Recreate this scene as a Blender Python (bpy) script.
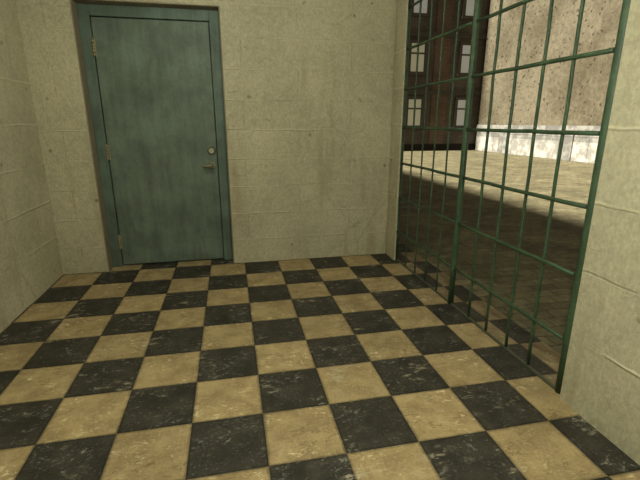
import bpy, bmesh, math, random
from mathutils import Vector, Matrix
for o in list(bpy.data.objects): bpy.data.objects.remove(o)
S = 0.3048                                   # one floor tile = one foot; all measures below are in tiles
SC = bpy.context.scene
COL = SC.collection

# ------------------------------------------------------------------ camera, sky, sun, exposure
cd = bpy.data.cameras.new('camera'); cam = bpy.data.objects.new('camera', cd); COL.objects.link(cam)
YAW, PITCH, ROLL = 0.20800451820918717, -0.27437054412072004, 0.000255
fw = Vector((math.sin(YAW)*math.cos(PITCH), math.cos(YAW)*math.cos(PITCH), math.sin(PITCH)))
rt = Vector((math.cos(YAW), -math.sin(YAW), 0)); up = rt.cross(fw)
cam.matrix_world = Matrix.Translation(Vector((-0.258, -6.291, 4.1214))*S) @ Matrix((rt, up, -fw)).transposed().to_4x4()
cd.sensor_fit = 'HORIZONTAL'; cd.sensor_width = 36; cd.lens = 418.583*36/640
cd.clip_start = 0.02; cd.clip_end = 500
SC.camera = cam

w = bpy.data.worlds.new('world'); SC.world = w; w.use_nodes = True
bg = w.node_tree.nodes['Background']; bg.inputs[0].default_value = (0.95, 0.97, 0.86, 1); bg.inputs[1].default_value = 0.115

sd = bpy.data.lights.new('sun', 'SUN'); sun = bpy.data.objects.new('sun', sd); COL.objects.link(sun)
sd.energy = 12.0; sd.color = (1.0, 0.97, 0.84); sd.angle = math.radians(7)
sun.rotation_euler = Vector((1.0, -0.02, -0.98)).to_track_quat('-Z', 'Y').to_euler()
sun.location = (-3, 4, 12)

SC.view_settings.view_transform = 'Standard'; SC.view_settings.look = 'None'
SC.view_settings.gamma = 1; SC.view_settings.exposure = 0.0; SC.view_settings.use_curve_mapping = False

# ------------------------------------------------------------------ node helper
class N:
    def __init__(s, name, rough=0.8, spec=0.25):
        s.m = bpy.data.materials.new(name); s.m.use_nodes = True
        s.t = s.m.node_tree; s.b = s.t.nodes['Principled BSDF']
        s.b.inputs['Roughness'].default_value = rough; s.b.inputs['Specular IOR Level'].default_value = spec
        tc = s.t.nodes.new('ShaderNodeTexCoord')
        mp = s.t.nodes.new('ShaderNodeVectorMath'); mp.operation = 'SCALE'; mp.inputs['Scale'].default_value = 1/S
        s.t.links.new(tc.outputs['Object'], mp.inputs[0]); s.P = mp.outputs[0]
        sp = s.t.nodes.new('ShaderNodeSeparateXYZ'); s.t.links.new(s.P, sp.inputs[0])
        s.x, s.y, s.z = sp.outputs
    def put(s, sock, v):
        if isinstance(v, bpy.types.NodeSocket): s.t.links.new(v, sock)
        elif isinstance(v, tuple) and len(v) == 3 and sock.type == 'RGBA': sock.default_value = (*v, 1)
        else: sock.default_value = v
    def math(s, op, a, b=0.0, c=0.0):
        n = s.t.nodes.new('ShaderNodeMath'); n.operation = op
        for i, v in enumerate((a, b, c)): s.put(n.inputs[i], v)
        return n.outputs[0]
    def vec(s, x, y, z=0.0):
        n = s.t.nodes.new('ShaderNodeCombineXYZ')
        for i, v in enumerate((x, y, z)): s.put(n.inputs[i], v)
        return n.outputs[0]
    def vadd(s, a, b):
        n = s.t.nodes.new('ShaderNodeVectorMath'); n.operation = 'ADD'; s.put(n.inputs[0], a); s.put(n.inputs[1], b); return n.outputs[0]
    def vmul(s, a, b):
        n = s.t.nodes.new('ShaderNodeVectorMath'); n.operation = 'MULTIPLY'; s.put(n.inputs[0], a); s.put(n.inputs[1], b); return n.outputs[0]
    def noise(s, scale, detail=4, rough=0.55, v=None, dist=0.0, col=False):
        n = s.t.nodes.new('ShaderNodeTexNoise'); n.inputs['Scale'].default_value = scale; n.inputs['Detail'].default_value = detail
        n.inputs['Roughness'].default_value = rough; n.inputs['Distortion'].default_value = dist
        s.put(n.inputs['Vector'], v or s.P); return n.outputs['Color' if col else 'Fac']
    def vor(s, scale, feature='F1', v=None, out='Distance', rnd=1.0):
        n = s.t.nodes.new('ShaderNodeTexVoronoi'); n.feature = feature; n.inputs['Scale'].default_value = scale
        n.inputs['Randomness'].default_value = rnd
        s.put(n.inputs['Vector'], v or s.P); return n.outputs[out]
    def white(s, v):
        n = s.t.nodes.new('ShaderNodeTexWhiteNoise'); n.noise_dimensions = '3D'; s.put(n.inputs['Vector'], v); return n.outputs['Value']
    def ss(s, v, a, b, lo=0.0, hi=1.0):
        n = s.t.nodes.new('ShaderNodeMapRange'); n.interpolation_type = 'SMOOTHSTEP'
        s.put(n.inputs[0], v)
        for i, q in enumerate((a, b, lo, hi)): n.inputs[i+1].default_value = q
        return n.outputs[0]
    def mix(s, f, a, b, mode='MIX'):
        n = s.t.nodes.new('ShaderNodeMix'); n.data_type = 'RGBA'; n.blend_type = mode
        s.put(n.inputs[0], f); s.put(n.inputs[6], a); s.put(n.inputs[7], b); return n.outputs[2]
    def gain(s, col, f):
        n = s.t.nodes.new('ShaderNodeVectorMath'); n.operation = 'SCALE'; s.put(n.inputs[0], col); s.put(n.inputs['Scale'], f); return n.outputs[0]
    def brick(s, v, width, height, mortar, smooth=0.3, offset=0.5):
        n = s.t.nodes.new('ShaderNodeTexBrick'); n.offset = offset
        s.put(n.inputs['Vector'], v); n.inputs['Scale'].default_value = 1; n.inputs['Brick Width'].default_value = width
        n.inputs['Row Height'].default_value = height; n.inputs['Mortar Size'].default_value = mortar
        n.inputs['Mortar Smooth'].default_value = smooth
        n.inputs['Color1'].default_value = (0, 0, 0, 1); n.inputs['Color2'].default_value = (1, 1, 1, 1); n.inputs['Mortar'].default_value = (.5, .5, .5, 1)
        return n.outputs['Fac'], n.outputs['Color']
    def bump(s, h, strength, dist):
        n = s.t.nodes.new('ShaderNodeBump'); n.inputs['Strength'].default_value = strength; n.inputs['Distance'].default_value = dist
        s.put(n.inputs['Height'], h); s.t.links.new(n.outputs[0], s.b.inputs['Normal'])
    def done(s, col):
        s.put(s.b.inputs['Base Color'], col); return s.m

# ------------------------------------------------------------------ materials
def m_concrete(name, tint, phase, row=0.795):
    n = N(name, 0.9, 0.15)
    uu = n.math('ADD', n.x, n.y)
    wob = n.math('MULTIPLY', n.math('SUBTRACT', n.noise(1.3, 5, 0.6), 0.5), 0.10)
    v = n.vec(uu, n.math('ADD', n.math('ADD', n.z, wob), phase), 0.0)
    f, rc = n.brick(v, 3.1, row, 0.022, 0.6)
    # horizontal joints come and go; upright joints stay faint
    zz = n.math('FRACT', n.math('DIVIDE', n.math('ADD', n.math('ADD', n.z, wob), phase), row))
    dz = n.math('MINIMUM', zz, n.math('SUBTRACT', 1.0, zz))
    lip = n.math('MULTIPLY', n.ss(dz, 0.0, 0.035, 1, 0), n.ss(n.noise(0.55, 3, 0.6, v=n.vmul(n.P, (1, 1, 2.2))), 0.36, 0.54))
    lip = n.math('MULTIPLY', lip, n.math('GREATER_THAN', n.z, 0.4)); f = n.math('MULTIPLY', f, n.math('GREATER_THAN', n.z, 0.4))
    chip = n.math('MULTIPLY', n.ss(n.noise(3.0, 5, 0.7, v=n.vmul(n.P, (0.7, 0.7, 2.6)), dist=0.8), 0.62, 0.68), n.ss(n.noise(0.8, 2), 0.48, 0.58))
    base = n.mix(n.ss(n.noise(0.45, 6, 0.6), 0.35, 0.68), tuple(c*0.86 for c in tint), tuple(c*1.08 for c in tint))
    base = n.mix(n.ss(n.noise(5.5, 6, 0.7), 0.4, 0.75, 0, 0.45), base, tuple(c*1.25 for c in tint))
    base = n.gain(base, n.ss(n.noise(22, 4, 0.7, v=n.vmul(n.P, (1, 1, .7))), 0.25, 0.75, 0.82, 1.15))
    streak = n.noise(1.0, 4, 0.6, v=n.vmul(n.P, (1.6, 1.6, 0.22)))
    base = n.mix(n.ss(streak, 0.54, 0.72, 0, 0.5), base, (tint[0]*0.66, tint[1]*0.60, tint[2]*0.50))
    spot = n.math('MULTIPLY', n.ss(n.vor(1.6, v=n.vadd(n.vadd(n.P, n.gain(n.noise(6, 3, 0.7, col=True), 0.12)), n.vec(phase*3, 1.3, 0.4))), 0.02, 0.11, 1, 0), n.ss(n.noise(0.9, 2), 0.33, 0.45))
    base = n.mix(n.math('MULTIPLY', spot, 0.75), base, (tint[0]*0.36, tint[1]*0.31, tint[2]*0.22))
    crack = n.math('MULTIPLY', n.ss(n.vor(0.55, 'DISTANCE_TO_EDGE', v=n.vadd(n.P, n.gain(n.noise(2.2, 5, 0.65, col=True), 0.55))), 0.0, 0.012, 1, 0), n.ss(n.noise(0.5, 2), 0.50, 0.60))
    base = n.mix(n.math('MULTIPLY', crack, 0.45), base, tuple(c*0.45 for c in tint))
    base = n.mix(n.math('MULTIPLY', chip, 0.35), base, tuple(c*1.6 for c in tint))
    base = n.mix(n.math('MULTIPLY', lip, 0.50), base, tuple(c*1.75 for c in tint))  # highlight along the joints painted into the wall colour
    base = n.mix(n.math('MULTIPLY', f, 0.12), base, tuple(c*0.5 for c in tint))
    h = n.math('ADD', n.math('MULTIPLY', n.noise(9, 6, 0.7), 0.5), n.math('SUBTRACT', n.math('MULTIPLY', lip, 0.7), n.math('MULTIPLY', f, 0.22)))
    h = n.math('ADD', n.math('SUBTRACT', h, n.math('MULTIPLY', spot, 0.4)), n.math('MULTIPLY', chip, 0.5))
    n.bump(h, 0.7, 0.02)
    return n.done(base)

def m_floor():
    n = N('checker_tiles', 0.62, 0.22)
    fx = n.math('FLOOR', n.x); fy = n.math('FLOOR', n.y)
    par = n.math('FLOORED_MODULO', n.math('ADD', fx, fy), 2.0)
    dark = n.math('GREATER_THAN', par, 0.5)
    r1 = n.white(n.vec(fx, fy, 0.3)); r2 = n.white(n.vec(fx, fy, 7.7))
    tp = n.vadd(n.P, n.vec(n.math('MULTIPLY', r1, 40.0), n.math('MULTIPLY', r2, 40.0), 0.0))   # every tile gets its own wear
    gx = n.math('FRACT', n.x); gy = n.math('FRACT', n.y)
    ed = n.math('MINIMUM', n.math('MINIMUM', gx, n.math('SUBTRACT', 1.0, gx)), n.math('MINIMUM', gy, n.math('SUBTRACT', 1.0, gy)))
    cl = n.noise(2.6, 6, 0.65, v=tp)
    cream = n.mix(n.ss(cl, 0.3, 0.7), (0.262, 0.190, 0.096), (0.425, 0.320, 0.168))
    cream = n.gain(cream, n.ss(n.noise(26, 3, 0.7, v=tp), 0.25, 0.8, 0.84, 1.12))
    cream = n.gain(cream, n.ss(r1, 0.0, 1.0, 0.92, 1.06))
    ln = n.math('ABSOLUTE', n.math('SUBTRACT', n.noise(1.5, 5, 0.6, v=n.vmul(tp, (0.8, 2.6, 1)), dist=0.6), 0.5))
    crk = n.math('MULTIPLY', n.ss(ln, 0.0, 0.018, 1, 0), n.math('MULTIPLY', n.ss(r2, 0.35, 0.6), n.ss(n.noise(1.4, 2, v=tp), 0.45, 0.6)))
    cream = n.mix(n.math('MULTIPLY', crk, 0.6), cream, (0.11, 0.075, 0.035))
    blk = n.mix(n.ss(cl, 0.32, 0.7), (0.024, 0.0215, 0.0165), (0.053, 0.048, 0.037))
    blk = n.gain(blk, n.ss(n.noise(30, 3, 0.7, v=tp), 0.25, 0.8, 0.75, 1.25))
    col = n.mix(dark, cream, blk)
    # scuffed flecks, pale on cream and bluish on black
    zone = n.ss(n.noise(1.5, 3, 0.6, v=tp), 0.44, 0.60)
    fl = n.math('MULTIPLY', n.ss(n.noise(6.5, 5, 0.72, v=n.vmul(tp, (1.0, 1.7, 1)), dist=1.0), 0.55, 0.65), zone)
    fl2 = n.math('MULTIPLY', n.ss(n.noise(19, 3, 0.7, v=tp), 0.55, 0.68), n.ss(n.noise(2.2, 3, 0.6, v=tp), 0.38, 0.58))
    col = n.mix(n.math('MULTIPLY', fl, n.mix(dark, (0.65, 0.65, 0.65), (0.6, 0.6, 0.6))), col, n.mix(dark, (0.80, 0.69, 0.43), (0.38, 0.36, 0.31)))
    col = n.mix(n.math('MULTIPLY', fl2, 0.5), col, n.mix(dark, (0.52, 0.43, 0.27), (0.19, 0.20, 0.19)))
    big = n.math('MULTIPLY', n.ss(n.noise(1.1, 4, 0.6), 0.56, 0.68), n.ss(n.noise(7, 4, 0.7, v=n.vmul(n.P, (0.6, 1.6, 1))), 0.5, 0.60))
    col = n.mix(n.math('MULTIPLY', big, 0.6), col, (0.50, 0.44, 0.32))
    # smudged dark edges of the tiles
    col = n.gain(col, n.ss(n.math('ADD', ed, n.math('MULTIPLY', n.math('SUBTRACT', n.noise(7, 3), 0.5), 0.05)), 0.0, 0.045, 0.50, 1.0))
    # shade painted into the tile colour on the strip outside the grille
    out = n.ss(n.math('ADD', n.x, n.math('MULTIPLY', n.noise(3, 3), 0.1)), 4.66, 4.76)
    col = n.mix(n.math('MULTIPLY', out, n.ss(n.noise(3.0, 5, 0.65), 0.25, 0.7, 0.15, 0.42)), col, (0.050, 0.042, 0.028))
    n.bump(n.math('SUBTRACT', n.math('MULTIPLY', n.ss(ed, 0, 0.03), 0.5), n.math('ADD', n.math('MULTIPLY', fl, 0.2), n.math('MULTIPLY', crk, 0.3))), 0.35, 0.008)
    return n.done(col)

def m_paint(name, col, worn=(0.35, 0.34, 0.26), amount=0.5, rough=0.5):
    n = N(name, rough, 0.35)
    c = n.mix(n.ss(n.noise(2.2, 5, 0.6), 0.35, 0.68), tuple(v*0.72 for v in col), tuple(v*1.2 for v in col))
    c = n.gain(c, n.ss(n.noise(18, 3, 0.7), 0.25, 0.75, 0.82, 1.18))
    c = n.mix(n.ss(n.noise(2.6, 6, 0.7), 0.66, 0.74, 0, amount), c, worn)
    c = n.mix(n.ss(n.noise(5.0, 5, 0.7, v=n.vadd(n.P, (7., 3., 1.))), 0.60, 0.72, 0, 0.7), c, tuple(v*0.35 for v in col))
    n.bump(n.noise(14, 4, 0.7), 0.3, 0.006)
    return n.done(c)

def m_door(name, col):
    n = N(name, 0.55, 0.25)
    c = n.mix(n.ss(n.noise(1.1, 5, 0.6), 0.35, 0.68), tuple(v*0.80 for v in col), tuple(v*1.16 for v in col))
    st = n.noise(1.0, 6, 0.65, v=n.vmul(n.P, (5.0, 5.0, 0.45)))
    c = n.gain(c, n.ss(st, 0.3, 0.72, 0.84, 1.14))
    c = n.mix(n.ss(n.noise(2.4, 6, 0.7, v=n.vmul(n.P, (1.5, 1, 0.6))), 0.52, 0.72, 0, 0.5), c, (col[0]*0.62, col[1]*0.52, col[2]*0.50))
    c = n.gain(c, n.ss(n.noise(17, 3, 0.7), 0.25, 0.75, 0.9, 1.1))
    n.bump(n.noise(5, 4), 0.15, 0.006)
    return n.done(c)

def m_plain(name, col, rough=0.6, metal=0.0, var=0.25, scale=6, spec=0.3, emit=None, es=0.0):
    n = N(name, rough, spec); n.b.inputs['Metallic'].default_value = metal
    if emit: n.b.inputs['Emission Color'].default_value = (*emit, 1); n.b.inputs['Emission Strength'].default_value = es
    return n.done(n.mix(n.noise(scale, 4, 0.6), tuple(c*(1-var) for c in col), tuple(c*(1+var) for c in col)))

def m_stucco():
    n = N('tan_stucco', 0.95, 0.1)
    c = n.mix(n.ss(n.noise(0.14, 6, 0.65), 0.38, 0.62), (0.112, 0.092, 0.058), (0.172, 0.145, 0.098))
    c = n.gain(c, n.ss(n.noise(2.2, 5, 0.7), 0.3, 0.72, 0.78, 1.15))
    c = n.mix(n.ss(n.noise(1.5, 6, 0.75), 0.60, 0.70, 0, 0.45), c, (0.100, 0.075, 0.048))
    pit = n.math('MULTIPLY', n.ss(n.vor(1.6, v=n.vadd(n.P, n.gain(n.noise(1.5, 3, col=True), 0.7))), 0.12, 0.34, 1, 0), n.ss(n.noise(0.35, 4, 0.65), 0.34, 0.58))
    c = n.mix(n.math('MULTIPLY', pit, 0.75), c, (0.035, 0.024, 0.017))
    so = n.math('MULTIPLY', n.ss(n.noise(0.12, 4, 0.7, v=n.vadd(n.P, (0., 3., 9.))), 0.58, 0.68), n.ss(n.noise(1.6, 5, 0.7), 0.45, 0.6))
    c = n.mix(n.math('MULTIPLY', so, 0.5), c, (0.06, 0.045, 0.032))
    n.bump(n.math('SUBTRACT', n.noise(3.0, 5, 0.7), pit), 0.5, 0.05)
    return n.done(c)

def m_plinth(name, col):
    n = N(name, 0.9, 0.15)
    f, rc = n.brick(n.vec(n.y, n.z, 0.0), 4.2, 2.6, 0.05, 0.2)
    c = n.mix(n.ss(n.noise(0.7, 5, 0.65), 0.42, 0.58), tuple(v*0.62 for v in col), tuple(v*1.12 for v in col))
    c = n.mix(n.ss(n.noise(2.6, 6, 0.75), 0.58, 0.68, 0, 0.6), c, (0.085, 0.080, 0.075))
    c = n.mix(n.math('MULTIPLY', f, 0.5), c, (0.05, 0.045, 0.04))
    return n.done(c)

def m_brick(name, a, b):
    n = N(name, 0.9, 0.12)
    f, rc = n.brick(n.vec(n.math('ADD', n.x, n.y), n.z, 0.0), 0.85, 0.28, 0.03, 0.2)
    c = n.mix(rc, a, b)
    c = n.gain(c, n.ss(n.noise(0.25, 5, 0.6), 0.3, 0.7, 0.75, 1.25))
    c = n.mix(n.math('MULTIPLY', f, 0.5), c, (0.035, 0.03, 0.025))
    return n.done(c)

def m_cobble():
    n = N('cobble_setts', 0.85, 0.2)
    wv = n.vadd(n.P, n.gain(n.noise(0.8, 3, col=True), 0.35))
    f, rc = n.brick(n.vmul(wv, (1, 1, 0)), 0.62, 0.36, 0.024, 0.8)
    c = n.mix(rc, (0.148, 0.126, 0.072), (0.214, 0.186, 0.106))
    c = n.gain(c, n.ss(n.noise(0.42, 6, 0.75), 0.3, 0.7, 0.62, 1.28))
    c = n.gain(c, n.ss(n.noise(6, 4, 0.7), 0.25, 0.75, 0.8, 1.2))
    c = n.mix(n.math('MULTIPLY', f, 0.45), c, (0.03, 0.021, 0.016))
    n.bump(n.math('SUBTRACT', n.math('MULTIPLY', n.noise(4, 4, 0.6), 0.4), f), 0.7, 0.02)
    return n.done(c)

M = dict(
    wall=m_concrete('painted_concrete_block', (0.428, 0.392, 0.275), 0.065),
    wall_side=m_concrete('painted_concrete_block_worn', (0.428, 0.392, 0.275), -0.12, 0.985),
    ceil=m_plain('ceiling_plaster', (0.40, 0.37, 0.28), 0.9),
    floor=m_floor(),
    door=m_door('door_green_paint', (0.114, 0.148, 0.116)),
    frame=m_door('frame_green_paint', (0.098, 0.134, 0.108)),
    lining=m_plain('brown_lining', (0.20, 0.172, 0.118), 0.8),
    brass=m_plain('dull_brass', (0.33, 0.285, 0.165), 0.42, 0.6),
    chrome=m_plain('dull_nickel', (0.26, 0.245, 0.17), 0.5, 0.7),
    dark=m_plain('dark_gap', (0.035, 0.042, 0.034), 0.9),
    grille=m_paint('grille_green_paint', (0.042, 0.078, 0.039)),
    sill=m_plain('worn_steel', (0.085, 0.095, 0.06), 0.55, 0.3),
    stucco=m_stucco(), plinth=m_plinth('plinth_whitewash', (0.42, 0.39, 0.34)), ledge=m_plinth('ledge_grey', (0.27, 0.255, 0.225)),
    brick=m_brick('brown_brick', (0.098, 0.084, 0.072), (0.130, 0.110, 0.092)),
    brick_red=m_brick('red_brown_brick', (0.130, 0.092, 0.073), (0.170, 0.118, 0.092)),
    brown=m_plain('dark_brown_stone', (0.078, 0.068, 0.058), 0.9), black=m_plain('tarred_base', (0.015, 0.012, 0.010), 0.9),
    pane=m_plain('sky_glow_pane_grey', (0.30, 0.29, 0.25), 0.25, 0, 0.2, 1.2, 0.5, (0.80, 0.80, 0.68), 0.17),  # bright sky reflection put in as emission
    pane_warm=m_plain('glow_pane_warm', (0.30, 0.28, 0.18), 0.25, 0, 0.2, 1.2, 0.5, (0.85, 0.80, 0.52), 0.15),  # pale yellowish pane tone put in as emission
    cobble=m_cobble(), outer=m_plain('outer_render', (0.16, 0.14, 0.10), 0.95),
    enamel=m_plain('lamp_enamel', (0.55, 0.54, 0.48), 0.5), globe=m_plain('added_globe', (0.8, 0.78, 0.66), 0.4, emit=(0.97, 1.0, 0.82), es=39.0),  # globe of an added lamp, emission set to light the walls
    globe_bright=m_plain('added_globe_bright', (0.8, 0.78, 0.66), 0.4, emit=(0.97, 1.0, 0.82), es=126.0),  # stronger globe for the other added lamp
)

# ------------------------------------------------------------------ mesh helper
class MB:
    def __init__(s): s.bm = bmesh.new()
    def box(s, x0, x1, y0, y1, z0, z1, bev=0.0):
        r = bmesh.ops.create_cube(s.bm, size=1.0)
        for v in r['verts']:
            v.co = Vector((x0+(v.co.x+.5)*(x1-x0), y0+(v.co.y+.5)*(y1-y0), z0+(v.co.z+.5)*(z1-z0)))
        if bev:
            es = list({e for v in r['verts'] for e in v.link_edges})
            bmesh.ops.bevel(s.bm, geom=es, offset=bev, segments=2, profile=0.5, affect='EDGES')
        return s
    def tube(s, pts, rad, seg=10):
        pts = [Vector(p) for p in pts]; rings = []
        for i, p in enumerate(pts):
            d = (pts[min(i+1, len(pts)-1)]-pts[max(i-1, 0)]).normalized()
            a = d.orthogonal().normalized() if abs(d.z) < .9 else Vector((1, 0, 0)); a = (a-d*a.dot(d)).normalized(); b = d.cross(a)
            r = rad[i] if isinstance(rad, (list, tuple)) else rad
            rings.append([s.bm.verts.new(p+(a*math.cos(2*math.pi*k/seg)+b*math.sin(2*math.pi*k/seg))*r) for k in range(seg)])
        for A, B in zip(rings, rings[1:]):
            for k in range(seg):
                f = s.bm.faces.new((A[k], A[(k+1) % seg], B[(k+1) % seg], B[k])); f.smooth = True
        s.bm.faces.new(rings[0][::-1]); s.bm.faces.new(rings[-1]); return s
    def build(s, name, mat, parent=None, bevel=0.0):
        off = parent_world(parent)
        for v in s.bm.verts: v.co = v.co*S - off
        bmesh.ops.recalc_face_normals(s.bm, faces=s.bm.faces)
        me = bpy.data.meshes.new(name); s.bm.to_mesh(me); s.bm.free(); me.materials.append(mat)
        o = bpy.data.objects.new(name, me); COL.objects.link(o)
        if parent: o.parent = parent
        if bevel:
            md = o.modifiers.new('bevel', 'BEVEL'); md.width = bevel*S; md.segments = 2
        return o
def parent_world(p):
    v = Vector((0, 0, 0))
    while p: v += p.location; p = p.parent
    return v
def B(*a, **k): return MB().box(*a, **k)
def struct(o): o['kind'] = 'structure'; return o
def empty(name, loc, label, cat, group=None):
    o = bpy.data.objects.new(name, None); COL.objects.link(o); o.location = Vector(loc)*S; o.empty_display_size = .1
    o['label'] = label; o['category'] = cat
    if group: o['group'] = group
    return o

# ------------------------------------------------------------------ room shell
XL, XR, YB, YF, H = -5.03, 4.522, 6.03, -10.5, 8.0
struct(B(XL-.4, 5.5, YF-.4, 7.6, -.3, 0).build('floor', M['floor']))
struct(MB().box(XL-.4, -3.85, YB, YB+.55, 0, H).box(-.31, XR+.08, YB, YB+.55, 0, H).box(-3.85, -.31, YB, YB+.55, 7.02, H).build('wall_back', M['wall']))
struct(B(XL-.4, XL, YF, YB, 0, H).build('wall_left', M['wall_side']))
struct(B(XL-.4, 4.98, YF-.4, YF, 0, H).build('wall_front', M['wall']))
struct(MB().box(XR, XR+.05, 5.29, YB, 0, H).box(XR, XR+.5, YF, -1.60, 0, H).box(XR, XR+.05, -1.60, 5.29, 7.65, H).build('wall_right', M['wall_side']))
struct(B(XL-.4, 5.0, YF-.4, YB+.55, H, 9.5).build('ceiling', M['ceil']))
# the long outer wall of the same building, running on beyond the room: it throws the shade on the yard
struct(MB().box(4.1, 4.98, YB+.56, 53.6, 0, 9.5).box(4.1, 4.98, -40, YF-.42, 0, 9.5).build('wall_outer', M['outer']))
struct(B(5.5, 60, -40, 70, -.4, -.04).build('ground', M['cobble']))

# ------------------------------------------------------------------ green steel door
dy = 6.40
struct(MB().box(-3.849, -3.82, YB-.004, dy+.1, 0, 7.015).box(-.34, -.311, YB-.004, dy+.1, 0, 7.015).box(-3.82, -.34, YB-.004, dy+.1, 6.99, 7.019).build('trim_1', M['lining']))
door = struct(MB().box(-3.535, -.635, dy+.035, dy+.16, .05, 6.70, bev=.012).build('door_1', M['door']))
fr = MB()
fr.box(-3.82, -3.56, dy, dy+.15, 0, 6.99, bev=.012); fr.box(-.61, -.34, dy, dy+.15, 0, 6.99, bev=.012); fr.box(-3.56, -.61, dy, dy+.15, 6.725, 6.99, bev=.012)
fr.build('door_frame', M['frame'], door)
B(-3.575, -.595, dy+.12, dy+.2, 0, 6.74).build('frame_stop', M['dark'], door)
for z in (5.97, 3.31, .74):
    h = MB()
    for k in range(5): h.tube([(-3.55, dy-.005, z-.2+k*.08), (-3.55, dy-.005, z-.2+k*.08+.074)], .034, 10)
    h.box(-3.535, -3.50, dy+.018, dy+.036, z-.2, z+.2)
    hb = h.build('hinge', M['brass'], door)
    MB().tube([(-3.55, dy-.005, z+.198), (-3.55, dy-.005, z+.215), (-3.55, dy-.005, z+.235)], [.018, .030, .012], 10).build('hinge_pin', M['brass'], hb)
hx = -.775
MB().tube([(hx, dy+.04, 3.33), (hx, dy+.0, 3.33), (hx, dy-.03, 3.33), (hx, dy-.05, 3.33)], [.115, .110, .085, .078], 24).build('deadbolt', M['chrome'], door)
lv = MB()
lv.tube([(hx, dy+.04, 2.92), (hx, dy+.0, 2.92), (hx, dy-.02, 2.92)], [.10, .10, .08], 24)
lv.tube([(hx, dy-.0, 2.92), (hx, dy-.15, 2.92)], .045, 14)
lv.tube([(hx+.035, dy-.15, 2.925), (hx-.06, dy-.16, 2.92), (hx-.14, dy-.16, 2.91), (hx-.23, dy-.15, 2.895), (hx-.26, dy-.13, 2.89)], [.06, .06, .05, .04, .028], 14)
lv.build('lever_handle', M['chrome'], door)

# ------------------------------------------------------------------ green security grille in the opening
R_ = random.Random(4)
g = empty('security_grille', (4.64, 2.0, 0), 'tall green-painted steel bar grille filling the opening in the right wall', 'grille')
gx = 4.645
def wobble(a, b, n, amp):
    a, b = Vector(a), Vector(b); ax = (b-a).normalized()
    return [a.lerp(b, i/n)+(Vector((R_.uniform(-1, 1), R_.uniform(-1, 1), R_.uniform(-1, 1)))*amp if 0 < i < n else Vector()) for i in range(n+1)]
TOP = 7.62
for y in (-1.455, 2.0, 5.42):
    MB().tube(wobble((gx, y, 0), (gx, y, TOP), 8, .003), .066, 16).build('post', M['grille'], g)
for y0 in (-1.44, 2.0):
    for z in (.90, 1.95, 2.97, 3.975, 5.01, 6.03, 7.06):
        MB().tube(wobble((gx-.015, y0+.055, z), (gx-.015, y0+3.42-.055, z), 7, .006), .033, 12).build('rail', M['grille'], g)
    for dyb in ((.74, 1.36, 2.02, 2.67) if y0 < 0 else (.74, 1.39, 2.04, 2.69)):
        MB().tube(wobble((gx+.008, y0+dyb, .03), (gx+.008, y0+dyb, TOP), 14, .007), .027 if y0 < 0 else .021, 10).build('upright_bar', M['grille'], g)
B(gx-.045, gx+.02, -1.40, 5.36, 0, .03, bev=.008).build('bottom_rail', M['sill'], g)

# ------------------------------------------------------------------ added pendant lamps, unseen above the frame, to light the room
for k, (LX, LY, HZ, mat, text) in enumerate(((-0.6, 1.2, 7.75, 'globe', 'added, unseen round frosted globe pendant nearer the green door'), (1.0, -5.0, 6.15, 'globe_bright', 'added, unseen round frosted globe pendant farther from the green door, above the viewer'))):
    lamp = empty('added_pendant_lamp', (LX, LY, H), text, 'lamp', 'added globe lamps on the ceiling')
    MB().tube([(LX, LY, H-.002), (LX, LY, H-.04), (LX, LY, H-.09), (LX, LY, H-.14)], [.30, .30, .24, .06], 32).build('canopy', M['enamel'], lamp)
    MB().tube([(LX, LY, H-.13), (LX, LY, HZ-.12)], .03, 12).build('rod', M['enamel'], lamp)
    MB().tube([(LX, LY, HZ), (LX, LY, HZ-.14), (LX, LY, HZ-.20)], [.07, .20, .22], 24).build('holder', M['enamel'], lamp)
    prof = [(.19, -.19)]+[(.45*math.sin(math.radians(a)), -.60+.45*math.cos(math.radians(a))) for a in range(28, 180, 12)]+[(.02, -1.049)]
    MB().tube([(LX, LY, HZ+z) for q, z in prof], [q for q, z in prof], 32).build('globe', M[mat], lamp)

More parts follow.
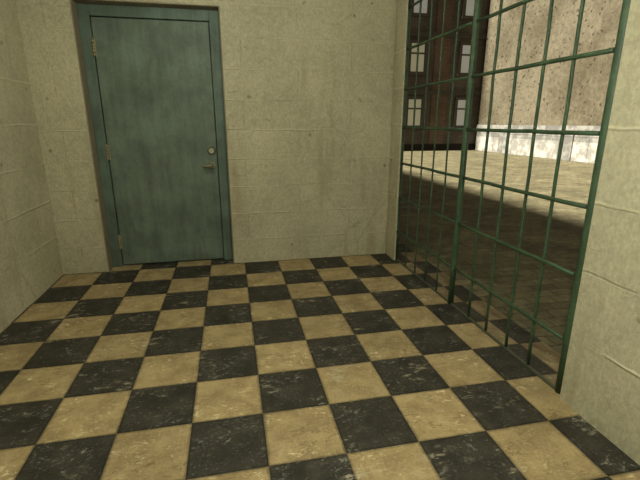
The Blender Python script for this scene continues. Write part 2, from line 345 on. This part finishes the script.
# ------------------------------------------------------------------ brown brick building at the far end of the yard
bb = empty('brick_building', (30, 52.5, -.04), 'dark brown brick building with pale windows behind the left half of the grille', 'building')
FY = 53.7
B(14, 46, FY, FY+8, -.04, 32).build('wall', M['brick'], bb)
B(14, 46, FY-.12, FY-.001, -.04, .95).build('base_course', M['black'], bb)
for z in (8.0, 15.7, 23.2):
    MB().box(14, 46, FY-.22, FY-.001, z, z+.45).box(14, 46, FY-.31, FY-.001, z+.45, z+.62).build('string_course', M['brown'], bb)
for xc in (16.0, 22.9, 30.3):
    wd = 1.2
    for z0, z1 in ((.95, 8.0), (8.62, 15.7), (16.32, 23.2), (23.82, 31)):
        B(xc-wd, xc+wd, FY-.10, FY-.001, z0, z1).build('pilaster', M['brick_red'], bb)
for r, (z0, z1) in enumerate(((3.54, 7.31), (10.98, 14.8), (18.53, 22.35), (26.0, 29.8))):
    for c, xc in enumerate((19.55, 26.53, 34.42)):
        hw = (1.10, 1.10, 1.15)[c]
        f = MB()
        f.box(xc-hw-.38, xc-hw, FY-.24, FY-.001, z0-.12, z1+.3); f.box(xc+hw, xc+hw+.38, FY-.24, FY-.001, z0-.12, z1+.3)
        f.box(xc-hw-.38, xc+hw+.38, FY-.26, FY-.001, z1, z1+.42); f.box(xc-hw-.5, xc+hw+.5, FY-.40, FY-.001, z0-.32, z0)
        zt = z0+(z1-z0)*.66
        f.box(xc-hw, xc+hw, FY-.16, FY-.03, zt-.11, zt+.11); 
        if c < 2: f.box(xc-.13, xc+.13, FY-.15, FY-.03, z0, z1)
        f.box(xc-hw, xc+hw, FY-.15, FY-.03, z0, z0+.1); f.box(xc-hw, xc-hw+.1, FY-.15, FY-.03, z0, z1); f.box(xc+hw-.1, xc+hw, FY-.15, FY-.03, z0, z1)
        fo = f.build('window', M['brown'], bb)
        B(xc-hw, xc+hw, FY-.08, FY-.002, z0, z1).build('pane', M['pane_warm'] if (c == 1 and r < 2) else M['pane'], fo)

# ------------------------------------------------------------------ sunlit tan building along the right of the yard
tb = empty('stucco_building', (40, 30, -.04), 'sunlit tan stucco building with whitewashed base behind the right half of the grille', 'building')
WX = 36.9
B(WX, WX+9, -8, FY-.42, -.04, 32).build('wall', M['stucco'], tb)
p = MB(); p.box(WX-.12, WX-.001, -8, FY-.42, -.04, 2.05)
p.build('plinth', M['plinth'], tb)
MB().box(WX-.10, WX-.001, -8, FY-.42, 2.06, 3.2).box(WX-.30, WX-.001, -8, FY-.42, 3.2, 3.45).box(WX-.22, WX-.001, -8, FY-.42, 3.45, 3.75).build('ledge', M['ledge'], tb)
for y in (12.4, 21.6, 34.2, 45.5):
    B(WX-.26, WX-.001, y, y+2.0, -.04, 3.19).build('plinth_pier', M['ledge'], tb)
